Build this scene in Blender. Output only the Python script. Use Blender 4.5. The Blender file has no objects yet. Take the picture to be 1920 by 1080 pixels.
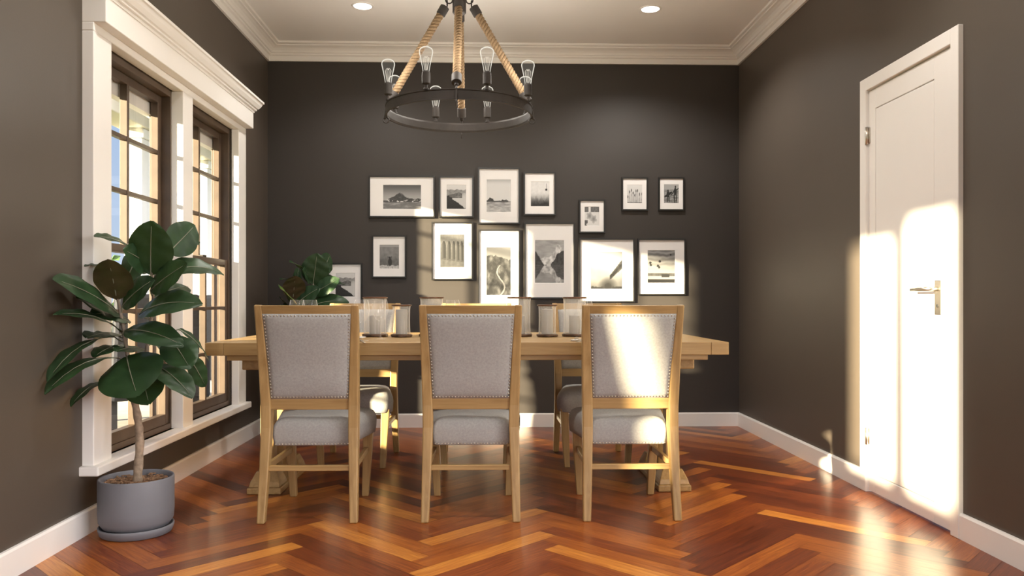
import bpy, bmesh, math, random
from mathutils import Vector, Matrix, noise

scn = bpy.context.scene
COL = scn.collection
random.seed(7)

EXPO = 0.0
SUN_W = 37.0
SKY_FILL = 6.8
BULB_W = 5.2
DOWN_W = (50.0, 27.0)

# ------------------------------------------------------------------ helpers
class MB:
    """collects geometry and links it as ONE mesh object"""
    def __init__(self):
        self.v = []; self.f = []; self.m = []; self.s = []
        self.uv = None; self.col = None
    def add(self, verts, faces, mi=0, smooth=False):
        o = len(self.v)
        self.v += [tuple(p) for p in verts]
        for f in faces:
            self.f.append(tuple(i + o for i in f)); self.m.append(mi); self.s.append(smooth)
        return self
    def box(self, x0, x1, y0, y1, z0, z1, mi=0):
        V = [(x0,y0,z0),(x1,y0,z0),(x1,y1,z0),(x0,y1,z0),(x0,y0,z1),(x1,y0,z1),(x1,y1,z1),(x0,y1,z1)]
        return self.add(V, [(3,2,1,0),(4,5,6,7),(0,1,5,4),(1,2,6,5),(2,3,7,6),(3,0,4,7)], mi)
    def loft(self, rings, mi=0, smooth=False, cap0=True, cap1=True, closed=True):
        n = len(rings[0]); V = [p for r in rings for p in r]; F = []
        for k in range(len(rings) - 1):
            for i in range(n if closed else n - 1):
                j = (i + 1) % n
                F.append((k*n+i, k*n+j, (k+1)*n+j, (k+1)*n+i))
        self.add(V, F, mi, smooth)
        o = len(self.v) - len(V)
        if cap0: self.f.append(tuple(o + i for i in reversed(range(n)))); self.m.append(mi); self.s.append(False)
        if cap1: self.f.append(tuple(o + (len(rings)-1)*n + i for i in range(n))); self.m.append(mi); self.s.append(False)
        return self
    def bar(self, secs, mi=0):
        """square bar through sections (x, y, z, wx, wy)"""
        R = [[(x-w/2,y-d/2,z),(x+w/2,y-d/2,z),(x+w/2,y+d/2,z),(x-w/2,y+d/2,z)] for x,y,z,w,d in secs]
        return self.loft(R, mi)
    def tube(self, path, radii, n=10, mi=0, smooth=True, cap=True, sharp=False):
        pts = [Vector(p) for p in path]
        if sharp:
            for k in range(len(pts)-1): self.tube(pts[k:k+2], radii[k:k+2], n, mi, True, cap and k in (0, len(pts)-2))
            return self
        if not hasattr(radii, '__len__'): radii = [radii] * len(pts)
        rings = []; prev = None
        for k, p in enumerate(pts):
            t = (pts[min(k+1, len(pts)-1)] - pts[max(k-1, 0)]).normalized()
            if prev is None:
                a = Vector((0,0,1)) if abs(t.z) < .9 else Vector((1,0,0))
                u = t.cross(a).normalized()
            else:
                u = (prev - t * prev.dot(t)).normalized()
            prev = u; w = t.cross(u)
            rings.append([tuple(p + (u*math.cos(2*math.pi*i/n) + w*math.sin(2*math.pi*i/n)) * radii[k]) for i in range(n)])
        return self.loft(rings, mi, smooth, cap, cap)
    def lathe(self, prof, c=(0,0,0), n=24, mi=0, smooth=True, cap0=False, cap1=False, sharp=False):
        if sharp:
            for p, q in zip(prof, prof[1:]): self.lathe([p, q], c, n, mi, True)
            return self
        R = [[(c[0]+r*math.cos(2*math.pi*i/n), c[1]+r*math.sin(2*math.pi*i/n), c[2]+z) for i in range(n)] for r, z in prof]
        return self.loft(R, mi, smooth, cap0, cap1)
    def torus(self, c, R, r, axis='z', n=20, k=8, mi=0):
        rings = []
        for i in range(n + 1):
            a = 2*math.pi*i/n; ring = []
            for j in range(k):
                b = 2*math.pi*j/k; d = R + r*math.cos(b); h = r*math.sin(b)
                p = (d*math.cos(a), d*math.sin(a), h)
                if axis == 'y': p = (p[0], p[2], p[1])
                if axis == 'x': p = (p[2], p[0], p[1])
                ring.append((c[0]+p[0], c[1]+p[1], c[2]+p[2]))
            rings.append(ring)
        return self.loft(rings, mi, True, False, False)
    def build(self, name, mats, parent=None, bevel=0, seg=2, loc=None, recalc=True):
        me = bpy.data.meshes.new(name)
        me.from_pydata(self.v, [], self.f)
        if not isinstance(mats, (list, tuple)): mats = [mats]
        for m in mats: me.materials.append(m)
        me.polygons.foreach_set('material_index', self.m)
        me.polygons.foreach_set('use_smooth', self.s)
        if self.uv:
            ul = me.uv_layers.new(name='UVMap')
            ul.data.foreach_set('uv', [c for q in self.uv for c in q])
        if self.col:
            ca = me.color_attributes.new('Col', 'FLOAT_COLOR', 'POINT')
            ca.data.foreach_set('color', [c for q in self.col for c in q])
        me.update()
        bm = bmesh.new(); bm.from_mesh(me)
        if recalc and not self.uv: bmesh.ops.recalc_face_normals(bm, faces=bm.faces)
        bm.to_mesh(me); bm.free()
        o = bpy.data.objects.new(name, me); COL.objects.link(o)
        if parent: o.parent = parent
        if loc: o.location = loc
        if bevel:
            b = o.modifiers.new('bevel', 'BEVEL'); b.width = bevel; b.segments = seg
            b.limit_method = 'ANGLE'; b.angle_limit = math.radians(35); b.harden_normals = False
        return o

def tag(o, label=None, cat=None, group=None, kind=None):
    if label: o['label'] = label
    if cat: o['category'] = cat
    if group: o['group'] = group
    if kind: o['kind'] = kind
    return o
def empty(name, loc=(0,0,0), rz=0):
    o = bpy.data.objects.new(name, None); COL.objects.link(o)
    o.location = loc; o.rotation_euler = (0,0,rz); o.empty_display_size = .05
    return o
def dup(root, loc, rz=0):
    r = root.copy(); COL.objects.link(r); r.location = loc; r.rotation_euler = (0,0,rz)
    for ch in list(root.children):
        c = ch.copy(); COL.objects.link(c); c.parent = r
        for g in list(ch.children):
            d = g.copy(); COL.objects.link(d); d.parent = c
    return r

# ------------------------------------------------------------------ materials
def newmat(name):
    m = bpy.data.materials.new(name); m.use_nodes = True
    nt = m.node_tree; nt.nodes.clear()
    out = nt.nodes.new('ShaderNodeOutputMaterial')
    return m, nt, out
def N(nt, t, **kw):
    n = nt.nodes.new('ShaderNode' + t)
    for k, v in kw.items():
        if k.startswith('_'): setattr(n, k[1:], v)
        else: n.inputs[k.replace('__', ' ')].default_value = v
    return n
def L(nt, a, b): nt.links.new(a, b)
def ramp(nt, stops):
    r = nt.nodes.new('ShaderNodeValToRGB'); e = r.color_ramp.elements
    while len(e) < len(stops): e.new(.5)
    for i, (p, c) in enumerate(stops): e[i].position = p; e[i].color = (*c, 1)
    return r
def plain(name, col, rough=.5, metal=0, var=.06, scale=6, bump=0, bscale=80, spec=.5, coat=0):
    m, nt, out = newmat(name)
    b = N(nt, 'BsdfPrincipled', Roughness=rough, Metallic=metal)
    b.inputs['Specular IOR Level'].default_value = spec
    b.inputs['Coat Weight'].default_value = coat
    tc = N(nt, 'TexCoord')
    n = N(nt, 'TexNoise', Scale=scale, Detail=4.0)
    L(nt, tc.outputs['Object'], n.inputs['Vector'])
    r = ramp(nt, [(.3, tuple(c*(1-var) for c in col)), (.7, tuple(min(1, c*(1+var)) for c in col))])
    L(nt, n.outputs['Fac'], r.inputs['Fac']); L(nt, r.outputs['Color'], b.inputs['Base Color'])
    if bump:
        n2 = N(nt, 'TexNoise', Scale=bscale, Detail=3.0); L(nt, tc.outputs['Object'], n2.inputs['Vector'])
        bp = N(nt, 'Bump', Strength=bump, Distance=.002); L(nt, n2.outputs['Fac'], bp.inputs['Height'])
        L(nt, bp.outputs['Normal'], b.inputs['Normal'])
    L(nt, b.outputs['BSDF'], out.inputs['Surface'])
    return m
def wood(name, axis, dark, light, rough=.42, scale=1.0):
    m, nt, out = newmat(name)
    b = N(nt, 'BsdfPrincipled', Roughness=rough)
    tc = N(nt, 'TexCoord'); mp = N(nt, 'Mapping')
    s = [38, 38, 38]; s['xyz'.index(axis)] = 2.2
    mp.inputs['Scale'].default_value = [q*scale for q in s]
    L(nt, tc.outputs['Object'], mp.inputs['Vector'])
    n = N(nt, 'TexNoise', Scale=1.0, Detail=6.0, Roughness=.6, Distortion=.6); L(nt, mp.outputs['Vector'], n.inputs['Vector'])
    r = ramp(nt, [(.28, dark), (.5, tuple((a+c)/2 for a, c in zip(dark, light))), (.72, light)])
    L(nt, n.outputs['Fac'], r.inputs['Fac']); L(nt, r.outputs['Color'], b.inputs['Base Color'])
    bp = N(nt, 'Bump', Strength=.12, Distance=.001); L(nt, n.outputs['Fac'], bp.inputs['Height']); L(nt, bp.outputs['Normal'], b.inputs['Normal'])
    L(nt, b.outputs['BSDF'], out.inputs['Surface'])
    return m
def thin_glass(name, tint=(1,1,1), edge=.55, base=.03, milk=0.0, rough=.0, rim=0, milkcol=(.9,.88,.82)):
    m, nt, out = newmat(name)
    tr = N(nt, 'BsdfTransparent', Color=(*tint, 1)); gl = N(nt, 'BsdfGlossy', Roughness=rough)
    lw = N(nt, 'LayerWeight', Blend=.3)
    pw = N(nt, 'Math', _operation='POWER'); pw.inputs[1].default_value = 3.0; L(nt, lw.outputs['Facing'], pw.inputs[0])
    mr = N(nt, 'MapRange'); mr.inputs['To Min'].default_value = base; mr.inputs['To Max'].default_value = edge
    L(nt, pw.outputs[0], mr.inputs['Value'])
    surf = gl.outputs[0]
    if rim:   # diffuse white edge stands in for light refracted by thick glass
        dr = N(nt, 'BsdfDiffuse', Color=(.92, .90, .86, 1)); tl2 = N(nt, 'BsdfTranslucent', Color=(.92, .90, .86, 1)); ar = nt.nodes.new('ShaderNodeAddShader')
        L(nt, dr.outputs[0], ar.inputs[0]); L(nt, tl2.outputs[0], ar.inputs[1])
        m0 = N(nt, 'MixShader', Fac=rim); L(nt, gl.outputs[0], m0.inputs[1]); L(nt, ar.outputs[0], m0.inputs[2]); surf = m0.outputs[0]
    mx = N(nt, 'MixShader'); L(nt, mr.outputs['Result'], mx.inputs['Fac']); L(nt, tr.outputs[0], mx.inputs[1]); L(nt, surf, mx.inputs[2])
    last = mx.outputs[0]
    if milk:
        tl = N(nt, 'BsdfTranslucent', Color=(*milkcol, 1)); df = N(nt, 'BsdfDiffuse', Color=(*milkcol, 1))
        m2 = N(nt, 'MixShader', Fac=.5); L(nt, tl.outputs[0], m2.inputs[1]); L(nt, df.outputs[0], m2.inputs[2])
        m3 = N(nt, 'MixShader', Fac=milk); L(nt, last, m3.inputs[1]); L(nt, m2.outputs[0], m3.inputs[2]); last = m3.outputs[0]
    L(nt, last, out.inputs['Surface'])
    return m
def emit(name, col, st):
    m, nt, out = newmat(name)
    e = N(nt, 'Emission', Color=(*col, 1), Strength=st); L(nt, e.outputs[0], out.inputs['Surface']); return m

M = {}
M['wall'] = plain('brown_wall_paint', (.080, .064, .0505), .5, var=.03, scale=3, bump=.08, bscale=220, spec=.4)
M['back_wall'] = plain('dark_brown_back_wall', (.043, .0365, .0325), .55, var=.03, scale=3, bump=.08, bscale=220, spec=.35)  # back wall, darker brown than the side walls
M['white'] = plain('white_trim_paint', (.84, .815, .785), .38, var=.015, scale=3)
M['ceil'] = plain('ceiling_paint', (.92, .91, .895), .8, var=.015, scale=2)
M['bronze'] = plain('dark_window_timber', (.080, .052, .034), .42, var=.18, scale=9)
OD, OL = (.265, .155, .054), (.435, .280, .115)
for a in 'xyz': M['oak_'+a] = wood('oak_'+a, a, OD, OL)
M['linen'] = plain('grey_linen', (.37, .362, .348), .9, var=.10, scale=120, bump=.35, bscale=420, spec=.2)
M['nail'] = plain('brass_nail', (.45, .40, .33), .35, metal=.85)
M['iron'] = plain('dark_bronze_iron', (.030, .0235, .020), .68, metal=.1, var=.25, scale=14)
M['rope'] = plain('jute_rope', (.20, .135, .078), .9, var=.25, scale=160, bump=.5, bscale=300, spec=.1)
M['black'] = plain('black_frame', (.012, .011, .010), .4)
M['mat'] = plain('white_mat_board', (.80, .775, .76), .75, var=.01)
M['pot'] = plain('grey_ceramic', (.160, .163, .185), .62, var=.05, scale=10)
M['soil'] = plain('bark_mulch', (.26, .15, .085), .95, var=.55, scale=70, bump=1.0, bscale=90)
M['bark'] = plain('grey_brown_bark', (.30, .225, .16), .85, var=.35, scale=45, bump=.6, bscale=70)
M['stem'] = plain('young_stem', (.30, .24, .19), .7, var=.15, scale=30)
M['vein'] = plain('pale_midrib', (.20, .20, .14), .5)
M['steel'] = plain('brushed_steel', (.62, .58, .52), .28, metal=1)
M['darkhole'] = plain('dark_slot', (.02, .02, .02), .6)
M['candle'] = plain('grey_wax', (.30, .275, .245), .55, var=.03)
M['lantern_base'] = plain('dark_burl', (.075, .038, .018), .4, var=.6, scale=35)
M['lantern_rim'] = plain('copper_brown_rim', (.11, .045, .018), .35, metal=.2, var=.3, scale=30)
M['china'] = plain('white_china', (.82, .80, .77), .2)
M['pane'] = thin_glass('window_pane_glass', edge=.45, base=.035)
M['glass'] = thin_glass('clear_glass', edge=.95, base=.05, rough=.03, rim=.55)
M['lantern_glass'] = thin_glass('lantern_glass', edge=.95, base=.05, milk=.22, rough=.05, rim=.6)  # milky mix imitates the brightness clear glass gathers by refraction
M['disc'] = emit('downlight_lens', (1, .93, .82), 9.0)
M['lawn'] = plain('lawn_grass', (.11, .16, .045), .9, var=.4, scale=20)
M['stone'] = plain('pale_paving', (.50, .47, .43), .8, var=.1, scale=8)
M['shrub'] = plain('shrub_leaves', (.07, .13, .03), .6, var=.5, scale=25)
M['navy'] = plain('navy_weave', (.018, .020, .030), .6, var=.3, scale=40)
M['render'] = plain('cream_render', (.70, .65, .56), .8, var=.05)

# leaf: glossy dark green above, olive-brown below
m, nt, out = newmat('rubber_leaf')
b = N(nt, 'BsdfPrincipled', Roughness=.40); b.inputs['Specular IOR Level'].default_value = .35
tc = N(nt, 'TexCoord'); n = N(nt, 'TexNoise', Scale=9.0, Detail=4.0); L(nt, tc.outputs['Object'], n.inputs['Vector'])
r1 = ramp(nt, [(.3, (.012, .032, .013)), (.7, (.030, .070, .026))])
r2 = ramp(nt, [(.35, (.050, .042, .016)), (.65, (.085, .050, .030))])
L(nt, n.outputs['Fac'], r1.inputs['Fac']); L(nt, n.outputs['Fac'], r2.inputs['Fac'])
g = N(nt, 'NewGeometry'); mx = nt.nodes.new('ShaderNodeMix'); mx.data_type = 'RGBA'
L(nt, g.outputs['Backfacing'], mx.inputs[0]); L(nt, r1.outputs['Color'], mx.inputs[6]); L(nt, r2.outputs['Color'], mx.inputs[7])
L(nt, mx.outputs[2], b.inputs['Base Color'])
tl = N(nt, 'BsdfTranslucent', Color=(.10, .16, .03, 1)); ms = N(nt, 'MixShader', Fac=.12)
L(nt, b.outputs[0], ms.inputs[1]); L(nt, tl.outputs[0], ms.inputs[2]); L(nt, ms.outputs[0], out.inputs['Surface'])
M['leaf'] = m

# bulb glass: clear in the middle, emissive rim imitates bright edge reflections
m, nt, out = newmat('bulb_glass')
tr = N(nt, 'BsdfTransparent'); e = N(nt, 'Emission', Color=(1, .95, .82, 1), Strength=.95)
lw = N(nt, 'LayerWeight', Blend=.5); pw = N(nt, 'MapRange', _interpolation_type='SMOOTHSTEP')
pw.inputs['From Min'].default_value = .40; pw.inputs['From Max'].default_value = .72; pw.inputs['To Min'].default_value = .03; pw.inputs['To Max'].default_value = .95
L(nt, lw.outputs['Facing'], pw.inputs['Value'])
mx = N(nt, 'MixShader'); L(nt, pw.outputs[0], mx.inputs['Fac']); L(nt, tr.outputs[0], mx.inputs[1]); L(nt, e.outputs[0], mx.inputs[2])
L(nt, mx.outputs[0], out.inputs['Surface']); M['bulb'] = m
M['filament'] = emit('filament', (1, .90, .75), .8)

# printed photographs: grey values live in the print's own colour attribute
m, nt, out = newmat('photo_print')
b = N(nt, 'BsdfPrincipled', Roughness=.7); at = N(nt, 'VertexColor', _layer_name='Col')
L(nt, at.outputs['Color'], b.inputs['Base Color']); L(nt, b.outputs[0], out.inputs['Surface']); M['print'] = m

# herringbone boards: tone per board from the attribute, grain along the board from UV (metres)
m, nt, out = newmat('herringbone_boards')
b = N(nt, 'BsdfPrincipled', Roughness=.28); b.inputs['Specular IOR Level'].default_value = .4
at = N(nt, 'VertexColor', _layer_name='Col'); sp = N(nt, 'SeparateColor'); L(nt, at.outputs['Color'], sp.inputs[0])
uv = N(nt, 'UVMap'); mp = N(nt, 'Mapping'); mp.inputs['Scale'].default_value = (5, 90, 1); L(nt, uv.outputs[0], mp.inputs['Vector'])
cx = N(nt, 'CombineXYZ'); mu = N(nt, 'Math', _operation='MULTIPLY'); mu.inputs[1].default_value = 60.0
L(nt, sp.outputs[1], mu.inputs[0]); L(nt, mu.outputs[0], cx.inputs[2])
ad = N(nt, 'VectorMath', _operation='ADD'); L(nt, mp.outputs[0], ad.inputs[0]); L(nt, cx.outputs[0], ad.inputs[1])
n = N(nt, 'TexNoise', Scale=1.0, Detail=5.0, Roughness=.6, Distortion=1.2); L(nt, ad.outputs[0], n.inputs['Vector'])
mr = N(nt, 'MapRange'); mr.inputs['From Min'].default_value = .25; mr.inputs['From Max'].default_value = .75
mr.inputs['To Min'].default_value = -.24; mr.inputs['To Max'].default_value = .22; L(nt, n.outputs['Fac'], mr.inputs['Value'])
a2 = N(nt, 'Math', _operation='ADD'); L(nt, sp.outputs[0], a2.inputs[0]); L(nt, mr.outputs['Result'], a2.inputs[1])
rp = ramp(nt, [(0, (.062, .012, .006)), (.35, (.185, .040, .010)), (.65, (.36, .105, .017)), (1, (.62, .26, .046))])
L(nt, a2.outputs[0], rp.inputs['Fac']); L(nt, rp.outputs['Color'], b.inputs['Base Color'])
bp = N(nt, 'Bump', Strength=.06, Distance=.001); L(nt, n.outputs['Fac'], bp.inputs['Height']); L(nt, bp.outputs['Normal'], b.inputs['Normal'])
L(nt, b.outputs[0], out.inputs['Surface']); M['floor'] = m

# ------------------------------------------------------------------ room shell
XL, XR, YB, YR, ZC = -1.72, 1.98, 6.28, -3.2, 2.98
def wall_x(name, x0, x1, y0, y1, z0, z1, holes, mat):
    """wall across X, solid cells around rectangular holes (ya, yb, za, zb)"""
    ys = sorted({y0, y1, *[h[0] for h in holes], *[h[1] for h in holes]})
    zs = sorted({z0, z1, *[h[2] for h in holes], *[h[3] for h in holes]})
    mb = MB()
    for ya, yb in zip(ys, ys[1:]):
        run = None
        for za, zb in list(zip(zs, zs[1:])) + [(None, None)]:
            solid = za is not None and not any(h[0] <= ya+1e-6 and yb-1e-6 <= h[1] and h[2] <= za+1e-6 and zb-1e-6 <= h[3] for h in holes)
            if solid: run = (run[0] if run else za, zb)
            elif run: mb.box(x0, x1, ya, yb, run[0], run[1]); run = None
    return mb.build(name, mat)

WIN = [(3.60, 4.43), (4.575, 5.406)]
WZ0, WZ1 = .296, 2.14
SIDE_OPENINGS = [(1.60, 1.80, .72, 1.48), (.94, 1.47, .93, 2.12), (.42, .87, .93, 2.20)]  # openings added out of view to throw sun on door and chair
tag(wall_x('wall_left', -1.84, XL, YR, YB, -.05, 3.0, [(3.60, 5.406, WZ0, WZ1)] + SIDE_OPENINGS, M['wall']), 'dark brown painted wall holding the double window', 'wall', kind='structure')
tag(wall_x('wall_right', XR, 2.12, YR, YB, -.05, 3.0, [(3.34, 4.11, -.05, 2.09), (-.6, 2.3, .3, 2.45)], M['wall']), 'brown painted wall around the white door', 'wall', kind='structure')  # second hole added out of view to light the window side
tag(MB().box(-1.95, 2.12, YB, YB+.15, -.05, 3.0).build('wall_back', M['back_wall']), 'dark brown wall behind the framed photographs', 'wall', kind='structure')
w = MB()
w.box(-1.95, -1.5, YR-.15, YR, -.05, 3.0); w.box(1.75, 2.12, YR-.15, YR, -.05, 3.0); w.box(-1.5, 1.75, YR-.15, YR, 2.6, 3.0)  # unseen wall, wide opening put in to let skylight through
tag(w.build('wall_rear', M['wall']), 'brown wall with a wide opening, behind the viewer', 'wall', kind='structure')
tag(MB().box(-1.95, 2.12, YR-.15, YB+.15, ZC, ZC+.12).build('ceiling', M['ceil']), 'flat pale ceiling with recessed lights', 'ceiling', kind='structure')

# herringbone floor, one mesh: boards .729 x .0911 m at 45 degrees
Wd, n8 = .0911, 8
U0, V0 = 2.594 - 8*Wd, 2.192
fl = MB(); fl.uv = []; fl.col = []
def clip(poly, ax, lim, keep_less):
    o = []
    for i in range(len(poly)):
        p, q = poly[i], poly[(i+1) % len(poly)]
        ip = (p[ax] <= lim) if keep_less else (p[ax] >= lim); iq = (q[ax] <= lim) if keep_less else (q[ax] >= lim)
        if ip: o.append(p)
        if ip != iq:
            t = (lim - p[ax]) / (q[ax] - p[ax]); o.append(tuple(a + (c-a)*t for a, c in zip(p, q)))
    return o
rnd = random.Random(21)
done = set()
R2 = math.sqrt(2)
for i in range(-60, 110):
    for j in range(-60, 110):
        k = (i - j) % 16
        if k < 8: key = ('h', i - k, j); rect = (i-k, i-k+8, j, j+1)
        else: key = ('v', i, j - (15 - k)); rect = (i, i+1, j-(15-k), j-(15-k)+8)
        if key in done: continue
        done.add(key)
        u0, u1, v0, v1 = U0+rect[0]*Wd, U0+rect[1]*Wd, V0+rect[2]*Wd, V0+rect[3]*Wd
        g = .0007
        c = []
        for u, v in ((u0+g, v0+g), (u1-g, v0+g), (u1-g, v1-g), (u0+g, v1-g)):
            x, y = (u - v)/R2, (u + v)/R2
            a, bb = (u-u0, v-v0) if key[0] == 'h' else (v-v0, u-u0)
            c.append((x, y, 0.0, a, bb))
        if max(p[0] for p in c) < XL or min(p[0] for p in c) > XR+.1 or max(p[1] for p in c) < YR or min(p[1] for p in c) > YB: continue
        for ax, lim, le in ((0, XL-.01, False), (0, XR+.1, True), (1, YR-.1, False), (1, YB+.01, True)):
            c = clip(c, ax, lim, le)
            if len(c) < 3: break
        if len(c) < 3: continue
        tone = rnd.choice([.08, .16, .22, .28, .34, .40, .46, .50, .56, .64, .78]) + rnd.uniform(-.05, .05)
        sd = rnd.random()
        fl.add([p[:3] for p in c], [tuple(range(len(c)))])
        fl.uv += [(p[3], p[4]) for p in c]
        fl.col += [(tone, sd, 0, 1)] * len(c)
# dark bed under the boards
nb = len(fl.v)
fl.add([(-1.95, YR-.15, -.004), (2.12, YR-.15, -.004), (2.12, YB+.15, -.004), (-1.95, YB+.15, -.004)], [(0,1,2,3)])
fl.uv += [(0,0)]*4; fl.col += [(.02, .5, 0, 1)]*4
fl.add([(-1.95, YR-.15, -.06), (2.12, YR-.15, -.06), (2.12, YB+.15, -.06), (-1.95, YB+.15, -.06)], [(3,2,1,0)])
fl.uv += [(0,0)]*4; fl.col += [(.02, .5, 0, 1)]*4
tag(fl.build('floor', M['floor']), 'polished reddish herringbone timber floor', 'floor', kind='structure')

# baseboards
def base_prof(d): return [(0, 0), (.017, 0), (.017, .098), (.012, .107), (0, .107)]
def run_y(mb, prof, side, ya, yb, mit0=0, mit1=0):
    sgn = 1 if side < 0 else -1; xw = XL if side < 0 else XR
    mb.loft([[(xw + sgn*d, ya + mit0*d, z) for d, z in prof], [(xw + sgn*d, yb - mit1*d, z) for d, z in prof]])
def run_x(mb, prof, xa, xb):
    mb.loft([[(xa + d, YB - d, z) for d, z in prof], [(xb - d, YB - d, z) for d, z in prof]])
bp_ = base_prof(0)
b = MB(); run_y(b, bp_, -1, YR, YB, 0, 1); tag(b.build('baseboard_left', M['white']), 'white baseboard under the windows', 'baseboard', kind='structure')
b = MB(); run_y(b, bp_, 1, YR, 3.284); run_y(b, bp_, 1, 4.17, YB, 0, 1); tag(b.build('baseboard_right', M['white']), 'white baseboard beside the door', 'baseboard', kind='structure')
b = MB(); run_x(b, bp_, XL, XR); tag(b.build('baseboard_back', M['white']), 'white baseboard along the picture wall', 'baseboard', kind='structure')
# cornice
cp = [(0, 2.853), (.016, 2.853), (.018, 2.866), (.020, 2.890), (.034, 2.897), (.034, 2.908), (.044, 2.912), (.050, 2.926), (.062, 2.940), (.080, 2.950), (.094, 2.953), (.094, 2.962), (.112, 2.966), (.115, 2.98), (0, 2.98)]
b = MB(); run_y(b, cp, -1, YR, YB, 0, 1); tag(b.build('trim_1', M['white']), 'white ceiling cornice above the window wall', 'cornice', kind='structure')
b = MB(); run_y(b, cp, 1, YR, YB, 0, 1); tag(b.build('trim_2', M['white']), 'white ceiling cornice above the door wall', 'cornice', kind='structure')
b = MB(); run_x(b, cp, XL, XR); tag(b.build('trim_3', M['white']), 'white ceiling cornice above the picture wall', 'cornice', kind='structure')

# window surround
tr = empty('trim_4', (XL, 4.5, 0)); tag(tr, 'white moulded surround of the double window', 'window trim', kind='structure')
def T(mb, name, bev=.004, mat=None): return mb.build(name, mat or M['white'], tr, bevel=bev)
def rel(mb, x0, x1, y0, y1, z0, z1): return mb.box(x0-XL, x1-XL, y0-4.5, y1-4.5, z0, z1)
T(rel(MB(), -1.73, -1.672, 3.437, 3.60, .294, 2.14), 'side_casing')
T(rel(MB(), -1.85, -1.672, 4.43, 4.575, .294, 2.14), 'mullion_casing')
T(rel(MB(), -1.73, -1.672, 5.406, 5.564, .294, 2.14), 'side_casing')
T(rel(MB(), -1.73, -1.672, 3.437, 5.564, 2.1395, 2.177), 'head_casing')
T(rel(MB(), -1.73, -1.62, 3.437, 5.56, 2.175, 2.29), 'frieze_board')
T(rel(MB(), -1.745, -1.64, 3.41, 5.585, .255, .296), 'sill_board', .006)
cr = [(.0, 2.285), (.105, 2.285), (.107, 2.297), (.118, 2.301), (.118, 2.311), (.128, 2.315), (.142, 2.335), (.150, 2.352), (.158, 2.356), (.158, 2.370), (0, 2.370)]
mb = MB()
mb.loft([[(d, 3.437-4.5-(max(d-.1, 0)), z) for d, z in cr], [(d, 5.56-4.5+(max(d-.1, 0)), z) for d, z in cr]])
T(mb, 'crown_moulding', 0)
T(rel(MB(), -1.875, -1.83, 3.40, 5.60, 2.0, 2.22), 'outer_lintel', 0)

# the two sash windows
def window(nm, ya, yb, label):
    w = empty(nm, (-1.8, (ya+yb)/2, 0)); tag(w, label, 'window', 'sash windows of the double window', 'structure')
    oy = (ya+yb)/2; h = (yb-ya)/2
    mb = MB()
    for s in (-1, 1):
        mb.box(-.045, .065, min(s*h, s*(h-.014)), max(s*h, s*(h-.014)), WZ0, WZ1)
        mb.box(-.045, -.026, min(s*(h-.014), s*(h-.026)), max(s*(h-.014), s*(h-.026)), WZ0+.03, WZ1-.03)
    mb.box(-.045, .065, -h+.034, h-.014, WZ1-.036, WZ1); mb.box(-.045, .065, -h+.034, h-.014, WZ0, WZ0+.030)
    mb.build('frame', M['bronze'], w, bevel=.002)
    hi = h - .016
    def sash(name, xc, z0, z1, rt, rb):
        s = MB(); st = .046; t = .0195
        s.box(xc-t, xc+t, -hi, -hi+st, z0, z1); s.box(xc-t, xc+t, hi-st, hi, z0, z1)
        s.box(xc-t, xc+t, -hi+st, hi-st, z1-rt, z1); s.box(xc-t, xc+t, -hi+st, hi-st, z0, z0+rb)
        s.box(xc-.0185, xc+.0185, -.012, .012, z0+rb, z1-rt)
        for q in (1, 2):
            zz = z0+rb + (z1-rt-z0-rb)*q/3
            s.box(xc-.016, xc+.016, -hi+st, hi-st, zz-.010, zz+.010)
        so = s.build(name, M['bronze'], w, bevel=.002)
        MB().box(xc-.003, xc+.003, -hi+st-.004, hi-st+.004, z0+rb-.004, z1-rt+.004).build('pane', M['pane'], so)
        return so
    sash('upper_sash', -.003, 1.228, WZ1-.036, .042, .036)
    lo = sash('lower_sash', .037, WZ0+.030, 1.262, .036, .055)
    MB().box(.02, .05, -.03, .03, 1.262, 1.276).build('sash_lock', M['iron'], lo, bevel=.004)
window('window_1', *WIN[0], 'dark framed sash window nearer the tall potted plant')
window('window_2', *WIN[1], 'dark framed sash window nearer the picture wall')

# door in the right wall
d = empty('door_1', (XR, 3.725, 0)); tag(d, 'white panelled door with a steel lever handle', 'door', kind='structure')
def D(mb, name, mat, bev=.003, par=None): return mb.build(name, mat, par or d, bevel=bev)
mb = MB()
mb.box(-.022, .14, 3.284-3.725, 3.342-3.725, 0, 2.15); mb.box(-.022, .14, 4.108-3.725, 4.170-3.725, 0, 2.15)
mb.box(-.022, .14, 3.342-3.725, 4.108-3.725, 2.085, 2.15)
D(mb, 'door_frame', M['white'])
mb = MB(); a, bb, c0, c1 = 3.352-3.725, 4.100-3.725, 3.492-3.725, 4.034-3.725
mb.box(-.006, .034, a, c0, .010, 2.078); mb.box(-.006, .034, c1, bb, .010, 2.078)
mb.box(-.006, .034, c0, c1, .010, .10); mb.box(-.006, .034, c0, c1, 1.978, 2.078)
lf = D(mb, 'leaf', M['white'], .0025)
D(MB().box(-.0045, .030, c0+.004, c1-.004, .104, 1.974), 'door_panel', M['white'], .003, lf)
for z in (.29, 1.85): 
    mb = MB(); mb.tube([(-.014, 4.106-3.725, z-.045), (-.014, 4.106-3.725, z+.045)], .009, 10); mb.box(-.010, -.004, 4.085-3.725, 4.106-3.725, z-.04, z+.04)
    D(mb, 'hinge', M['steel'], 0)
pl = D(MB().box(-.014, -.0055, 3.428-3.725, 3.478-3.725, .932, 1.085), 'handle_plate', M['steel'], .003)
mb = MB(); y0 = 3.452-3.725
mb.tube([(-.012, y0, 1.046), (-.045, y0, 1.046), (-.056, y0+.008, 1.046), (-.060, y0+.025, 1.046), (-.060, y0+.075, 1.045), (-.058, y0+.135, 1.044)], [.010, .010, .0105, .0105, .010, .0085], 12)
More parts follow.
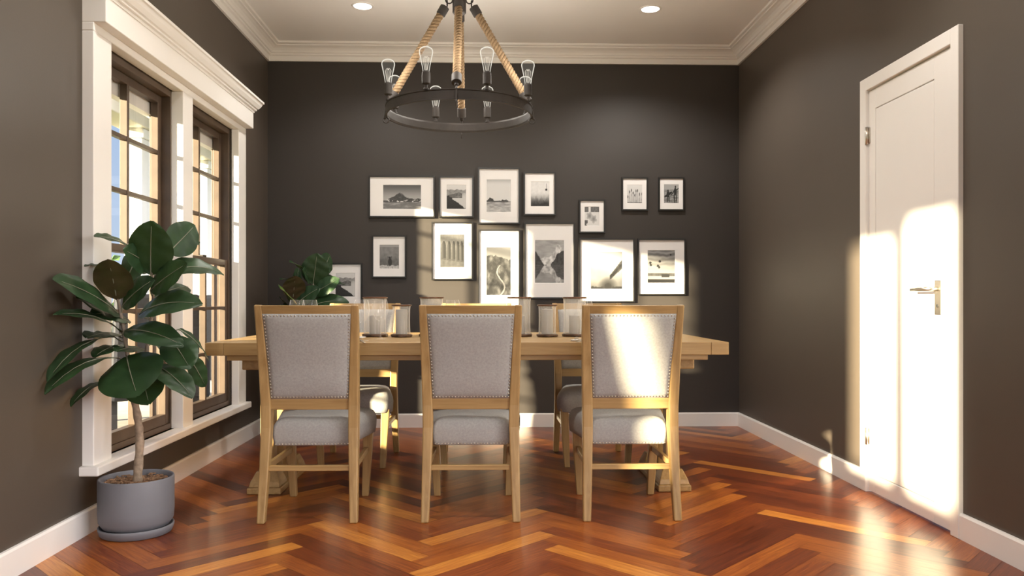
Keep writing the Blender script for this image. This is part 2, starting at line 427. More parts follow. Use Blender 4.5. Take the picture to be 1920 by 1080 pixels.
D(mb, 'lever', M['steel'], 0)
D(MB().tube([(-.0165, y0, .972), (-.012, y0, .972)], .0075, 12), 'keyhole', M['darkhole'], 0, pl)

# ------------------------------------------------------------------ dining chairs
def lerp(a, b, t): return a + (b - a)*t
def rear_secs(s):
    P = [(0, .206, -.257, .036, .036), (.22, .200, -.222, .042, .046), (.42, .196, -.197, .046, .054), (.52, .197, -.198, .046, .054),
         (.70, .203, -.222, .042, .044), (.86, .209, -.252, .038, .038), (.976, .213, -.278, .034, .032)]
    return [(s*x, y, z, w, dd) for z, x, y, w, dd in P]
def back_y(z):
    P = rear_secs(1)
    for p, q in zip(P, P[1:]):
        if p[2] <= z <= q[2]: return lerp(p[1], q[1], (z-p[2])/(q[2]-p[2]))
    return P[-1][1]
def back_x(z):
    P = rear_secs(1)
    for p, q in zip(P, P[1:]):
        if p[2] <= z <= q[2]: return lerp(p[0]-p[3]/2, q[0]-q[3]/2, (z-p[2])/(q[2]-p[2]))
    return P[-1][0]-P[-1][3]/2
def bow(x, amt): return -amt*(1 - (x/.2)**2)
def studs(mb, pts, nrm, r=.0042):
    nv = Vector(nrm).normalized(); a = nv.orthogonal().normalized(); c = nv.cross(a)
    for p in pts:
        p = Vector(p); R = []
        for rr, h in ((r, 0), (r*.8, r*.45), (r*.3, r*.7)):
            R.append([tuple(p + (a*math.cos(k*math.pi/3) + c*math.sin(k*math.pi/3))*rr + nv*h) for k in range(6)])
        mb.loft(R, 0, True, False, True)
def seat_outline(inset, n=5):
    pts = []
    cs = [(-.176, -.170, .018), (.176, -.170, .018), (.236, .268, .062), (-.236, .268, .062)]
    q = [(-1, -1), (1, -1), (1, 1), (-1, 1)]
    for (x, y, r), (sx, sy) in zip(cs, q):
        x -= sx*inset; y -= sy*inset; cx, cy = x - sx*r, y - sy*r
        a0 = math.atan2(sy, sx) - math.pi/4
        for k in range(n+1):
            a = a0 + (math.pi/2)*k/n; pts.append((cx + r*math.cos(a), cy + r*math.sin(a)))
    return pts
def chair():
    r = empty('dining_chair')
    for s in (-1, 1):
        MB().bar(rear_secs(s), 0).build('leg', M['oak_z'], r, bevel=.006)
        MB().bar([(s*.181, .236, 0, .033, .033), (s*.192, .234, .20, .043, .043), (s*.198, .230, .352, .050, .050)]).build('leg', M['oak_z'], r, bevel=.004)
    # seat
    mb = MB(); rings = []
    for z, ins in ((.330, .004), (.333, 0), (.36, -.004), (.395, -.006), (.420, -.002), (.438, .008), (.450, .026), (.457, .055), (.4615, .10), (.463, .15)):
        rings.append([(x, y, z) for x, y in seat_outline(ins)])
    mb.loft(rings, 0, True, True, True)
    sto = mb.build('seat', M['linen'], r)
    # upholstered back panel
    mb = MB(); nx, nz = 14, 16; z0, z1 = .550, .936
    def panel(side):
        V = []
        for k in range(nz+1):
            z = lerp(z0, z1, k/nz)
            for i in range(nx+1):
                t = -1 + 2*i/nx; x = t*(back_x(z) + .002)
                puff = (1 - abs(t)**6)*(1 - abs(2*k/nz - 1)**6)
                V.append((x, back_y(z) + bow(x, .018*(k/nz)) + side*(.014 + .012*puff), z))
        return V
    F = [(k*(nx+1)+i, k*(nx+1)+i+1, (k+1)*(nx+1)+i+1, (k+1)*(nx+1)+i) for k in range(nz) for i in range(nx)]
    A = panel(-1); B = panel(1)
    mb.add(A, F, 0, True); mb.add(B, [tuple(reversed(f)) for f in F], 0, True)
    o = len(A); edge = [i for i in range(nx+1)] + [(k+1)*(nx+1)-1 for k in range(1, nz+1)] + [nz*(nx+1)+i for i in range(nx-1, -1, -1)] + [k*(nx+1) for k in range(nz-1, 0, -1)]
    for p, q in zip(edge, edge[1:]+edge[:1]): mb.f.append((p, q, o+q, o+p)); mb.m.append(0); mb.s.append(False)
    bk = mb.build('backrest', M['linen'], r)
    # nail heads along the back panel and the seat edge
    mb = MB(); pts = []
    def bp3(x, z): return (x, back_y(z) + bow(x, .018*((z-z0)/(z1-z0))) - .0165, z)
    for k in range(25):
        t = -1 + 2*k/24
        pts += [bp3(t*(back_x(.558)-.005), .558), bp3(t*(back_x(.928)-.005), .928)]
    for k in range(1, 25):
        z = lerp(.558, .928, k/25)
        for s in (-1, 1): pts.append(bp3(s*(back_x(z)-.005), z))
    studs(mb, pts, (0, -1, .1)); mb.build('nailhead_trim', M['nail'], bk); mb = MB()
    studs(mb, [(lerp(-.165, .165, k/22), -.1695, .337) for k in range(23)], (0, -1, 0)); mb.build('nailhead_trim', M['nail'], sto)
    for s in (-1, 1):
        mb = MB(); studs(mb, [(s*lerp(.1765, .232, k/28), lerp(-.14, .2, k/28), .337) for k in range(29)], (s, -.13, 0)); mb.build('nailhead_trim', M['nail'], sto)
    # rails
    def rail(z0_, z1_, th, bw, name):
        R = []
        for k in range(13):
            t = -1 + k/6; zz = (z0_+z1_)/2; x = t*(back_x(zz)+.004); yy0 = back_y(z0_) + bow(x, bw); yy1 = back_y(z1_) + bow(x, bw)
            R.append([(x, yy0-th, z0_), (x, yy0+th, z0_), (x, yy1+th, z1_), (x, yy1-th, z1_)])
        MB().loft(R).build(name, M['oak_x'], r, bevel=.003)
    rail(.930, .974, .014, .018, 'top_rail'); rail(.500, .552, .014, .0, 'lower_rail')
    MB().box(-.184, .184, -.230, -.206, .226, .250).build('stretcher', M['oak_x'], r, bevel=.003)
    for s in (-1, 1):
        mb = MB(); rr = []
        for y, x in ((-.215, .199), (.236, .191)): rr.append([(s*x-.010, y, .226), (s*x+.010, y, .226), (s*x+.010, y, .254), (s*x-.010, y, .254)])
        mb.loft(rr).build('stretcher', M['oak_y'], r, bevel=.003)
    return r
proto = chair()
CH = [(-.810, 3.862, 0, 'oak dining chair with grey linen back, near side, beside the tall potted plant'),
      (-.081, 3.858, 0, 'oak dining chair with shaded grey linen back, near side, middle of three'),
      (.648, 3.856, 0, 'oak dining chair with sunlit linen back, near side, nearest the white door'),
      (-.810, 5.000, math.pi, 'oak dining chair across the table, in front of the second potted plant'),
      (-.081, 5.000, math.pi, 'oak dining chair across the table, mostly hidden behind the middle near chair'),
      (.648, 5.000, math.pi, 'oak dining chair across the table, behind the sunlit chair')]
for i, (x, y, rz, lab) in enumerate(CH):
    c = proto if i == 0 else dup(proto, (x, y, 0), rz)
    c.location = (x, y, 0); c.rotation_euler = (0, 0, rz)
    tag(c, lab, 'chair', 'oak dining chairs around the table')

# ------------------------------------------------------------------ trestle table
TZ = .794
t = empty('dining_table', (-.093, 4.43, 0)); tag(t, 'long light oak trestle dining table in the middle of the room', 'table')
mb = MB()
for k in range(6): mb.box(-1.165, 1.165, -.6+.2*k+.0008, -.4+.2*k-.0008, TZ-.061, TZ)
for s in (-1, 1): mb.box(min(s*1.166, s*1.252), max(s*1.166, s*1.252), -.5995, .5995, TZ-.061, TZ)
mb.build('tabletop', M['oak_x'], t, bevel=.0025)
mb = MB()
for s in (-1, 1): mb.box(-1.155, 1.155, min(s*.555, s*.58), max(s*.555, s*.58), TZ-.086, TZ-.061); mb.box(min(s*1.13, s*1.155), max(s*1.13, s*1.155), -.555, .555, TZ-.086, TZ-.061)
mb.build('apron', M['oak_x'], t, bevel=.002)
for s in (-1, 1):
    p = MB(); X = s*1.06
    p.box(X-.087, X+.087, -.30, .30, 0, .034)
    pe = p.build('trestle_foot', M['oak_y'], t, bevel=.006)
    mb = MB()
    for a, b2 in ((-.29, -.13), (.13, .29)):
        mb.loft([[(X-.080, a, .034), (X+.080, a, .034), (X+.080, b2, .034), (X-.080, b2, .034)], [(X-.074, a+.01, .060), (X+.074, a+.01, .060), (X+.074, b2-.01, .060), (X-.074, b2-.01, .060)], [(X-.052, a+.045, .108), (X+.052, a+.045, .108), (X+.052, b2-.03, .108), (X-.052, b2-.03, .108)]])
    mb.box(X-.05, X+.05, -.14, .14, .034, .085)
    mb.build('foot_block', M['oak_y'], pe, bevel=.004)
    for y in (-.20, 0, .20):
        MB().bar([(X, y, .085 if y == 0 else .105, .062, .062), (X, y, .16, .070, .070), (X, y, .50, .070, .070), (X, y, .655, .085, .085)]).build('post', M['oak_z'], t, bevel=.005)
    MB().box(X-.055, X+.055, -.48, .48, .655, TZ-.061).build('cross_beam', M['oak_y'], t, bevel=.006)

# ------------------------------------------------------------------ hurricane lanterns on the table
def lantern(nm, R, H, cr, ch):
    r = empty(nm)
    rnd = random.Random(int(R*1000))
    n = 26; prof = []
    rings = []
    for rr, z in ((R+.004, 0), (R+.010, .004), (R+.010, .013), (R+.002, .017), (.001, .017)):
        rings.append([((rr + (rnd.uniform(-.003, .003) if rr > .02 else 0))*math.cos(2*math.pi*i/n), rr*math.sin(2*math.pi*i/n), z) for i in range(n)])
    MB().loft(rings, 0, False, True, False).build('lantern_base', M['lantern_base'], r)
    gl = MB().lathe([(R, .016), (R-.001, .05), (R-.002, .10), (R-.001, H-.02), (R+.001, H)], n=32)
    gl.build('glass_cylinder', M['lantern_glass'], r)
    MB().lathe([(R-.003, H-.003), (R+.007, H-.001), (R+.008, H+.004), (R-.002, H+.006), (R-.003, H-.003)], n=32).build('rim', M['lantern_rim'], r)
    mb = MB().lathe([(cr, .017), (cr, .017+ch-.004), (cr-.004, .017+ch), (cr*.4, .017+ch-.002), (.0005, .017+ch-.004)], n=24)
    cd = mb.build('candle', M['candle'], r)
    MB().tube([(0, 0, .015+ch-.004), (.001, 0, .017+ch+.012)], .0012, 6).build('wick', M['black'], cd)
    return r
tall = lantern('hurricane_lantern', .062, .214, .031, .100); small = lantern('hurricane_lantern', .048, .172, .032, .135)
LAN = [(tall, -.63, 4.45, 'tall glass hurricane lantern with short candle, leftmost lantern, behind a wine glass'),
       (small, -.478, 4.40, 'short glass lantern with tall candle, left of the middle near chair'),
       (tall, -.317, 4.45, 'tall glass lantern whose rim shows above the middle near chair back'),
       (tall, .170, 4.45, 'tall glass lantern half hidden behind the right post of the middle near chair'),
       (small, .322, 4.40, 'short glass lantern with tall candle, between two tall lanterns at right'),
       (tall, .478, 4.45, 'tall glass lantern with short candle, rightmost lantern, beside the sunlit chair')]
seen = set()
for src, x, y, lab in LAN:
    o = src if src.name not in seen else dup(src, (x, y, TZ))
    seen.add(src.name); o.location = (x, y, TZ)
    tag(o, lab, 'lantern', 'hurricane lanterns along the table')

# wine glasses, plates and forks
def wineglass(h=.205, R=.040):
    mb = MB()
    mb.lathe([(.034, .0), (.033, .002), (.012, .004), (.0045, .010), (.0035, .03), (.0035, h*.42), (.006, h*.45), (.022, h*.50), (R*.86, h*.60), (R, h*.72), (R*.95, h*.86), (R*.80, h)], n=28)
    return mb.build('wine_glass', M['glass'])
def tumbler():
    return MB().lathe([(.001, .003), (.026, .003), (.028, .006), (.031, .06), (.034, .11), (.033, .11), (.030, .06), (.026, .009), (.001, .008)], n=26).build('water_glass', M['glass'])
wg = wineglass(); tb = tumbler()
GL = [(wg, -.630, 3.98, 'tall stemmed wine glass just right of the chair beside the plant'),
      (wg, -.892, 4.02, 'stemmed wine glass whose wide rim peeks over the chair beside the plant'),
      (wg, -.975, 4.10, 'stemmed wine glass whose narrow rim peeks over that chair, left of a wider rim'),
      (wg, -.185, 4.10, 'stemmed wine glass showing only its rim over the middle near chair'),
      (wg, .485, 4.02, 'stemmed wine glass just left of the sunlit chair, before a lantern'),
      (wg, -.560, 4.16, 'second stemmed wine glass, behind the one right of the plant-side chair')]
for k, (src, x, y, lab) in enumerate(GL):
    o = src
    if k: o = src.copy(); COL.objects.link(o)
    o.location = (x, y, TZ); tag(o, lab, 'wine glass', 'stemmed wine glasses on the table')
bpy.data.objects.remove(tb)
pm = MB().lathe([(.001, .004), (.07, .004), (.085, .007), (.118, .016), (.120, .017), (.118, .0185), (.085, .010), (.07, .007), (.001, .007)], n=40)
pm.lathe([(.045, 0), (.06, 0), (.068, .005), (.04, .005)], n=40)
pl0 = pm.build('dinner_plate', M['china'])
for k, (x, lab) in enumerate([(-.735, 'white dinner plate whose edge shows right of the plant-side chair'), (.600, 'white dinner plate behind the sunlit near chair')]):
    o = pl0
    if k: o = pl0.copy(); COL.objects.link(o)
    o.location = (x, 4.02 if k == 0 else 4.06, TZ); tag(o, lab, 'plate', 'white dinner plates at the near seats')
def fork():
    mb = MB()
    mb.loft([[(x, -w, z), (x, w, z), (x, w, z+.0022), (x, -w, z+.0022)] for x, w, z in ((-.10, .004, .001), (-.09, .006, .001), (-.02, .0035, .004), (.03, .003, .006), (.045, .009, .004), (.060, .0115, .002))])
    for q in (-.009, -.003, .003, .009):
        mb.loft([[(x, q-.0014, z), (x, q+.0014, z), (x, q+.0014, z+.002), (x, q-.0014, z+.002)] for x, z in ((.058, .002), (.08, .001), (.097, .005))])
    return mb.build('dinner_fork', M['steel'])
f0 = fork(); f1 = f0.copy(); COL.objects.link(f1)
f0.location = (-.622, 3.915, TZ); f0.rotation_euler = (0, 0, 1.9)
f1.location = (.462, 3.93, TZ); f1.rotation_euler = (0, 0, 1.2)
tag(f0, 'silver fork on the table right of the plant-side chair', 'fork', 'silver forks on the table')
tag(f1, 'silver fork on the table left of the sunlit chair', 'fork', 'silver forks on the table')
mb = MB()
mb.torus((0, 0, .004), .018, .0034, 'z', 24, 8); mb.torus((.020, .006, .007), .016, .0032, 'z', 24, 8); mb.torus((.010, .004, .009), .009, .003, 'y', 20, 8)
nr = mb.build('napkin_ring', M['steel']); nr.location = (.425, 3.95, TZ)
tag(nr, 'silver knotted napkin ring lying in front of the rightmost lantern', 'napkin ring')

# ------------------------------------------------------------------ chandelier
HC = (-.163, 4.43)
c = empty('chandelier', (*HC, ZC)); tag(c, 'round dark iron ring chandelier hung on thick jute ropes', 'chandelier')
def Z(z): return z - ZC
RR, RZ0, RZ1 = .403, 2.006, 2.062
mb = MB()
n = 72
mb.lathe([(RR, Z(RZ0)), (RR+.002, Z(RZ0)), (RR+.002, Z(RZ0+.006)), (RR-.002, Z(RZ0+.008)), (RR-.002, Z(RZ1-.008)), (RR+.002, Z(RZ1-.006)), (RR+.002, Z(RZ1)), (RR-.008, Z(RZ1)), (RR-.012, Z(RZ1-.01)), (RR-.012, Z(RZ0+.01)), (RR-.008, Z(RZ0)), (RR, Z(RZ0))], n=96, sharp=True)
mb.build('ring', M['iron'], c)
mb = MB().lathe([(.001, Z(2.58)), (.034, Z(2.58)), (.0375, Z(2.585)), (.0375, Z(2.80)), (.03, Z(2.805)), (.008, Z(2.81)), (.008, Z(2.955)), (.055, Z(2.96)), (.06, Z(2.975)), (.06, Z(2.98))], n=28, sharp=True)
for k in range(4):
    a = k*math.pi/2; mb.torus((.056*math.cos(a), .056*math.sin(a), Z(2.655)), .019, .0038, 'y' if k % 2 == 0 else 'x', 18, 8)
mb.build('hub', M['iron'], c)
for k in range(4):
    a = k*math.pi/2; ca, sa = math.cos(a), math.sin(a)
    P0 = Vector((.068*ca, .068*sa, Z(2.635))); P1 = Vector((RR*.985*ca, RR*.985*sa, Z(RZ1+.006)))
    ax = (P1-P0).normalized(); ln = (P1-P0).length
    u = ax.cross(Vector((-sa, ca, 0))).normalized(); v = ax.cross(u)
    mb = MB(); s0, s1 = .045, ln-.06; steps = 110
    for st in range(3):
        path = []
        for q in range(steps+1):
            s = lerp(s0, s1, q/steps); ph = 2*math.pi*(s/.060) + st*2*math.pi/3
            path.append(P0 + ax*s + (u*math.cos(ph) + v*math.sin(ph))*.0126)
        mb.tube(path, .0098, 8)
    ro = mb.build('rope', M['rope'], c)
    cap = MB()
    cap.tube([P0+ax*.018, P0+ax*.022, P0+ax*.070, P0+ax*.074], [.018, .026, .026, .022], 18, sharp=True)
    cap.torus(tuple(P0 - ax*.002), .015, .0035, 'x' if k % 2 == 0 else 'y', 18, 8); cap.build('rope_cap', M['iron'], ro); cap = MB()
    e0 = P1 - ax*.088; cap.tube([e0, e0+ax*.004, e0+ax*.055, P1-ax*.028, P1-ax*.01], [.022, .026, .026, .012, .009], 18, sharp=True)
    # hook through the top eye, strap down the outside of the band and the eye below it
    d = Vector((ca, sa, 0)); tg = Vector((-sa, ca, 0))
    cap.tube([P1-ax*.02, P1+Vector((0,0,.0)), Vector((RR*ca, RR*sa, Z(RZ0)))+d*.007, Vector((RR*ca, RR*sa, Z(RZ0-.012)))+d*.004], .0055, 8)
    cap.torus((RR*ca, RR*sa, Z(RZ0-.016)), .016, .0035, 'y' if k % 2 == 0 else 'x', 18, 8)
    cap.build('rope_hook', M['iron'], ro)
bulb_prof = [(.0165, 0), (.0175, .010), (.021, .030), (.027, .060), (.0335, .088), (.036, .100), (.0355, .109), (.030, .119), (.018, .1265), (.0005, .129)]
for k in range(8):
    a = math.pi/8 + k*math.pi/4; x, y = RR*math.cos(a), RR*math.sin(a)
    mb = MB()
    mb.lathe([(.009, Z(RZ1-.004)), (.009, Z(2.086)), (.017, Z(2.088)), (.0215, Z(2.092)), (.0215, Z(2.145)), (.019, Z(2.152)), (.001, Z(2.152))], (x, y, 0), 24, sharp=True)
    mb.lathe([(.013, Z(RZ1)), (.013, Z(RZ1+.006)), (.009, Z(RZ1+.010))], (x, y, 0), 16)
    so = mb.build('lamp_socket', M['iron'], c)
    mb = MB().lathe([(r_, z_ + Z(2.150)) for r_, z_ in bulb_prof], (x, y, 0), 28)
    bl = mb.build('bulb', M['bulb'], so)
    mb = MB()
    for q in range(10):
        b0 = 2*math.pi*q/10
        mb.tube([(x+.006*math.cos(b0), y+.006*math.sin(b0), Z(2.160)), (x+.017*math.cos(b0), y+.017*math.sin(b0), Z(2.218)), (x+.008*math.cos(b0), y+.008*math.sin(b0), Z(2.230)), (x, y, Z(2.222))], .0006, 5)
    mb.build('filament', M['filament'], so)
    ld = bpy.data.lights.new('bulb_light', 'POINT'); ld.energy = BULB_W; ld.color = (1, .94, .85); ld.shadow_soft_size = .03
    lo = bpy.data.objects.new('bulb_light', ld); COL.objects.link(lo); lo.parent = c; lo.location = (x, y, Z(2.24))

# ------------------------------------------------------------------ recessed ceiling lights
DL = [(-.85, 5.42, 'white recessed ceiling downlight, left of the chandelier'), (1.10, 5.42, 'white recessed ceiling downlight, right of the chandelier')]
for y in (3.0, .6, -1.8):  # rows out of view, added to brighten the room
    for x in (-.85, 1.10): DL.append((x, y, 'added fill downlight in the ceiling, out of view, %s row %s' % ({3.0: 'first', .6: 'second', -1.8: 'third'}[y], 'left' if x < 0 else 'right')))
dl0 = empty('recessed_downlight')
MB().lathe([(.060, -.001), (.062, -.006), (.070, -.0055), (.0745, -.002), (.0750, 0)], n=40).build('trim_ring', M['white'], dl0)
MB().lathe([(.0605, -.003), (.0005, -.003)], n=40).build('lens', M['disc'], dl0)
for k, (x, y, lab) in enumerate(DL):
    o = dl0 if k == 0 else dup(dl0, (x, y, ZC)); o.location = (x, y, ZC)
    tag(o, lab, 'ceiling light', 'recessed downlights in the ceiling')
    ld = bpy.data.lights.new('downlight_lamp', 'SPOT'); ld.energy = DOWN_W[0] if k < 2 else DOWN_W[1]; ld.color = (1, .955, .89)
    ld.spot_size = math.radians(142); ld.spot_blend = .55; ld.shadow_soft_size = .05
    lo = bpy.data.objects.new('downlight_lamp', ld); COL.objects.link(lo); lo.parent = o; lo.location = (0, 0, -.02)


# ------------------------------------------------------------------ rubber plants
LEAVES=[
 ((0.061, 0.0, 1.107), (0.089, -0.06, 1.332), 0.198, (0, -1, 0.25), 0.02, 0.1),
 ((0.122, 0.03, 1.202), (0.191, 0.16, 1.335), 0.15, (0.5, -0.9, -0.2), 0.03, 0.15),
 ((0.122, 0.07, 1.219), (0.174, 0.24, 1.274), 0.108, (0.2, -0.5, 1), 0.06, 0.15),
 ((0.103, 0.02, 1.114), (0.299, 0.23, 1.126), 0.15, (0.0, -0.8, 0.9), 0.2, 0.22),
 ((0.065, -0.01, 1.038), (0.243, -0.08, 1.151), 0.138, (-0.3, -1, 0.5), 0.06, 0.15),
 ((0.022, -0.02, 0.935), (0.308, -0.1, 0.99), 0.156, (0, -0.85, 0.9), 0.2, 0.18),
 ((-0.022, 0.03, 1.216), (-0.095, -0.17, 1.262), 0.102, (0.3, -0.5, 1), 0.1, 0.2),
 ((-0.079, -0.01, 0.999), (-0.063, -0.12, 1.167), 0.162, (-0.1, 1, -0.2), 0.02, 0.14),
 ((-0.063, 0.03, 1.073), (-0.04, 0.13, 1.234), 0.102, (0.9, -0.7, 0.2), 0.04, 0.2),
 ((-0.113, 0.04, 1.142), (-0.161, -0.12, 1.14), 0.066, (0, -0.3, 1), 0.06, 0.2),
 ((-0.074, -0.01, 0.94), (-0.16, -0.35, 1.083), 0.186, (0.45, -0.75, 0.9), 0.08, 0.13),
 ((-0.095, 0.04, 0.906), (-0.163, -0.18, 1.012), 0.12, (0.4, -0.6, 0.9), 0.06, 0.15),
 ((-0.054, -0.02, 0.858), (-0.163, -0.34, 0.954), 0.102, (0.2, -0.6, 1), 0.16, 0.2),
 ((-0.049, -0.02, 0.972), (0.106, -0.08, 1.086), 0.144, (-0.5, -0.9, 0.5), 0.08, 0.16),
 ((-0.113, 0.05, 0.85), (-0.14, -0.14, 0.845), 0.144, (0, -0.8, 0.7), 0.08, 0.12),
 ((-0.104, 0.02, 0.838), (-0.161, -0.41, 0.705), 0.12, (-0.3, -0.55, 1), 0.16, 0.2),
 ((-0.061, -0.03, 0.749), (-0.162, -0.42, 0.66), 0.126, (-0.2, -0.7, 1), 0.18, 0.16),
 ((-0.122, 0.03, 0.653), (-0.163, -0.23, 0.579), 0.084, (-0.3, -0.55, 1), 0.14, 0.2),
 ((-0.023, -0.04, 0.759), (0.094, -0.21, 0.614), 0.27, (0, -0.9, 0.55), 0.1, 0.06),
 ((0.019, 0.02, 0.681), (0.103, -0.12, 0.568), 0.174, (0, -0.9, 0.6), 0.1, 0.1),
 ((-0.034, -0.03, 0.867), (0.25, -0.14, 0.816), 0.138, (0.1, -0.85, 1), 0.16, 0.14),
 ((0.129, 0.03, 0.837), (0.258, -0.08, 0.71), 0.15, (0.3, -0.9, 0.6), 0.06, 0.12),
 ((0.152, 0.07, 0.868), (0.235, 0.22, 0.723), 0.102, (0.5, -0.3, 1), 0.12, 0.2),
 ((0.195, 0.06, 0.751), (0.235, 0.17, 0.606), 0.096, (0.4, -0.8, 0.6), 0.06, 0.15),
 ((0.077, 0.0, 0.719), (0.284, -0.12, 0.596), 0.132, (0.4, -0.55, 1), 0.12, 0.18),
 ((-0.012, 0.06, 0.789), (-0.035, -0.11, 0.786), 0.12, (0, -0.9, 0.5), 0.05, 0.12),
 ((-0.058, 0.05, 0.911), (-0.121, -0.14, 0.942), 0.138, (0.2, -0.7, 0.8), 0.1, 0.14),
 ((-0.076, 0.05, 0.799), (-0.112, -0.14, 0.766), 0.12, (-0.1, -0.7, 0.9), 0.12, 0.15),
 ((0.052, 0.05, 1.003), (0.125, 0.25, 1.063), 0.144, (0.1, -0.8, 0.6), 0.1, 0.14),
 ((0.036, 0.06, 1.143), (-0.009, -0.1, 1.208), 0.132, (0.2, -0.9, 0.4), 0.06, 0.14),
 ((0.043, 0.06, 0.817), (0.083, 0.22, 0.755), 0.132, (0.2, -0.8, 0.6), 0.08, 0.14),
 ((0.057, 0.06, 0.934), (0.08, 0.24, 0.989), 0.12, (0, -0.6, 1), 0.08, 0.15),
]
STEMS=[
 [(0.005, 0.0, 0.241, 0.019), (0.014, 0.0, 0.385, 0.017), (0.007, 0.0, 0.477, 0.016), (-0.009, 0.0, 0.573, 0.0145)],
 [(-0.009, 0.0, 0.564, 0.012), (-0.018, -0.01, 0.661, 0.01), (-0.029, -0.02, 0.764, 0.0085), (-0.047, -0.015, 0.867, 0.0075), (-0.068, -0.01, 0.969, 0.006), (-0.088, 0.0, 1.038, 0.004)],
 [(0.0, 0.0, 0.557, 0.012), (0.019, 0.02, 0.646, 0.01), (0.033, 0.03, 0.796, 0.008), (0.055, 0.02, 0.934, 0.0065), (0.068, 0.01, 1.049, 0.005), (0.066, 0.0, 1.129, 0.004)],
]

def leaf_mesh(B, Tp, w, hint, curve, fold):
    B, Tp = Vector(B), Vector(Tp); ax = Tp - B; ln = ax.length; ax.normalize()
    nrm = Vector(hint); nrm = (nrm - ax*nrm.dot(ax)).normalized(); side = ax.cross(nrm)
    ns, nt_ = 16, 8
    mb = MB()
    def spine(s): return B + ax*(ln*s) + nrm*(curve*ln*(4*s*(1-s))*.55) - nrm*(curve*ln*.25*s*s)
    V = []
    for k in range(ns+1):
        s = k/ns; hw = w/2*max(0.0, math.sin(math.pi*min(1, (s*.985+.005)**.92)))**.62
        if s > .9: hw *= 1 - .45*((s-.9)/.1)**2
        p = spine(s)
        for j in range(nt_+1):
            t = -1 + 2*j/nt_
            V.append(tuple(p + side*(hw*t) + nrm*(fold*hw*abs(t)**1.2 - .10*hw*t**4 + .0025*math.sin(s*22+j))))
    F = [(k*(nt_+1)+j, k*(nt_+1)+j+1, (k+1)*(nt_+1)+j+1, (k+1)*(nt_+1)+j) for k in range(ns) for j in range(nt_)]
    mb.add(V, F, 0, True)
    return mb, spine, nrm
pl = empty('potted_rubber_plant', (-1.512, 3.48, 0))
POT = MB().lathe([(.001, .030), (.120, .030), (.132, .034), (.1485, .060), (.151, .10), (.151, .236), (.149, .241), (.144, .241), (.141, .236), (.140, .18)], n=56)
POT.build('pot', M['pot'], pl)
MB().lathe([(.001, .0), (.135, .0), (.143, .004), (.150, .024), (.151, .034), (.148, .038), (.143, .036), (.139, .028), (.001, .026)], n=56).build('saucer', M['pot'], pl)
mb = MB(); rnd = random.Random(3); rings = []
for r_ in (.142, .11, .08, .05, .02): rings.append([(r_*math.cos(2*math.pi*i/30), r_*math.sin(2*math.pi*i/30), .213 + rnd.uniform(-.004, .006)) for i in range(30)])
mb.loft(rings, 0, False, False, True)
for k in range(170):
    a, r_ = rnd.uniform(0, 6.283), .135*math.sqrt(rnd.random()); x, y = r_*math.cos(a), r_*math.sin(a)
    q = rnd.uniform(0, 3.14); l_, w_ = rnd.uniform(.006, .013), rnd.uniform(.003, .006); z = .216 + rnd.uniform(0, .008)
    dx, dy = math.cos(q), math.sin(q)
    mb.loft([[(x+dx*s*l_ - dy*w_, y+dy*s*l_ + dx*w_, z), (x+dx*s*l_ + dy*w_, y+dy*s*l_ - dx*w_, z), (x+dx*s*l_ + dy*w_, y+dy*s*l_ - dx*w_, z+.004), (x+dx*s*l_ - dy*w_, y+dy*s*l_ + dx*w_, z+.004)] for s in (-1, 1)])
mb.build('bark_mulch', M['soil'], pl)
def smooth_path(pts, m=6):
    P = [Vector(p[:3]) for p in pts]; R = [p[3] for p in pts]; o = []; r = []
    for i in range(len(P)-1):
        a = P[max(i-1, 0)]; b_ = P[i]; c_ = P[i+1]; d_ = P[min(i+2, len(P)-1)]
        for k in range(m):
            t_ = k/m
            o.append(.5*((2*b_) + (c_-a)*t_ + (2*a-5*b_+4*c_-d_)*t_**2 + (3*b_-a-3*c_+d_)*t_**3)); r.append(lerp(R[i], R[i+1], t_))
    o.append(P[-1]); r.append(R[-1]); return o, r
o_, r_ = smooth_path([(0.005, 0, .20, .020)] + STEMS[0])
r_ = [q*(1 + .10*math.sin(i*1.7)) for i, q in enumerate(r_)]
MB().tube(o_, r_, 12).build('trunk', M['bark'], pl)
for st in STEMS[1:]:
    o_, r_ = smooth_path(st); MB().tube(o_, r_, 10).build('branch', M['stem'], pl)
allp = [p for st in STEMS[1:] for p in smooth_path(st)[0]]
for lf in LEAVES:
    mb, spine, nrm = leaf_mesh(*lf)
    B = Vector(lf[0])
    # the petiole leaves the stem a little below the leaf base
    cand = min(allp, key=lambda p: (p - (B - Vector((0, 0, .03)))).length)
    lo_ = mb.build('leaf', M['leaf'], pl, recalc=False)
    v = MB()
    mid = cand.lerp(B, .6) + Vector((0, 0, -.004))
    pts = [cand, mid] + [spine(s) + nrm*.0022 for s in (0, .15, .3, .45, .6, .75, .9)]
    v.tube(pts, [.0032, .0030, .0028, .0026, .0023, .0019, .0015, .0011, .0006], 7)
    v.build('midrib', M['vein'], lo_)
tag(pl, 'tall rubber plant in a round grey pot on the floor beside the window', 'potted plant', 'potted rubber plants')
p2 = dup(pl, (-1.335, 5.83, 0), math.radians(14))
tag(p2, 'rubber plant in the far left corner, leaves showing above the table', 'potted plant', 'potted rubber plants')

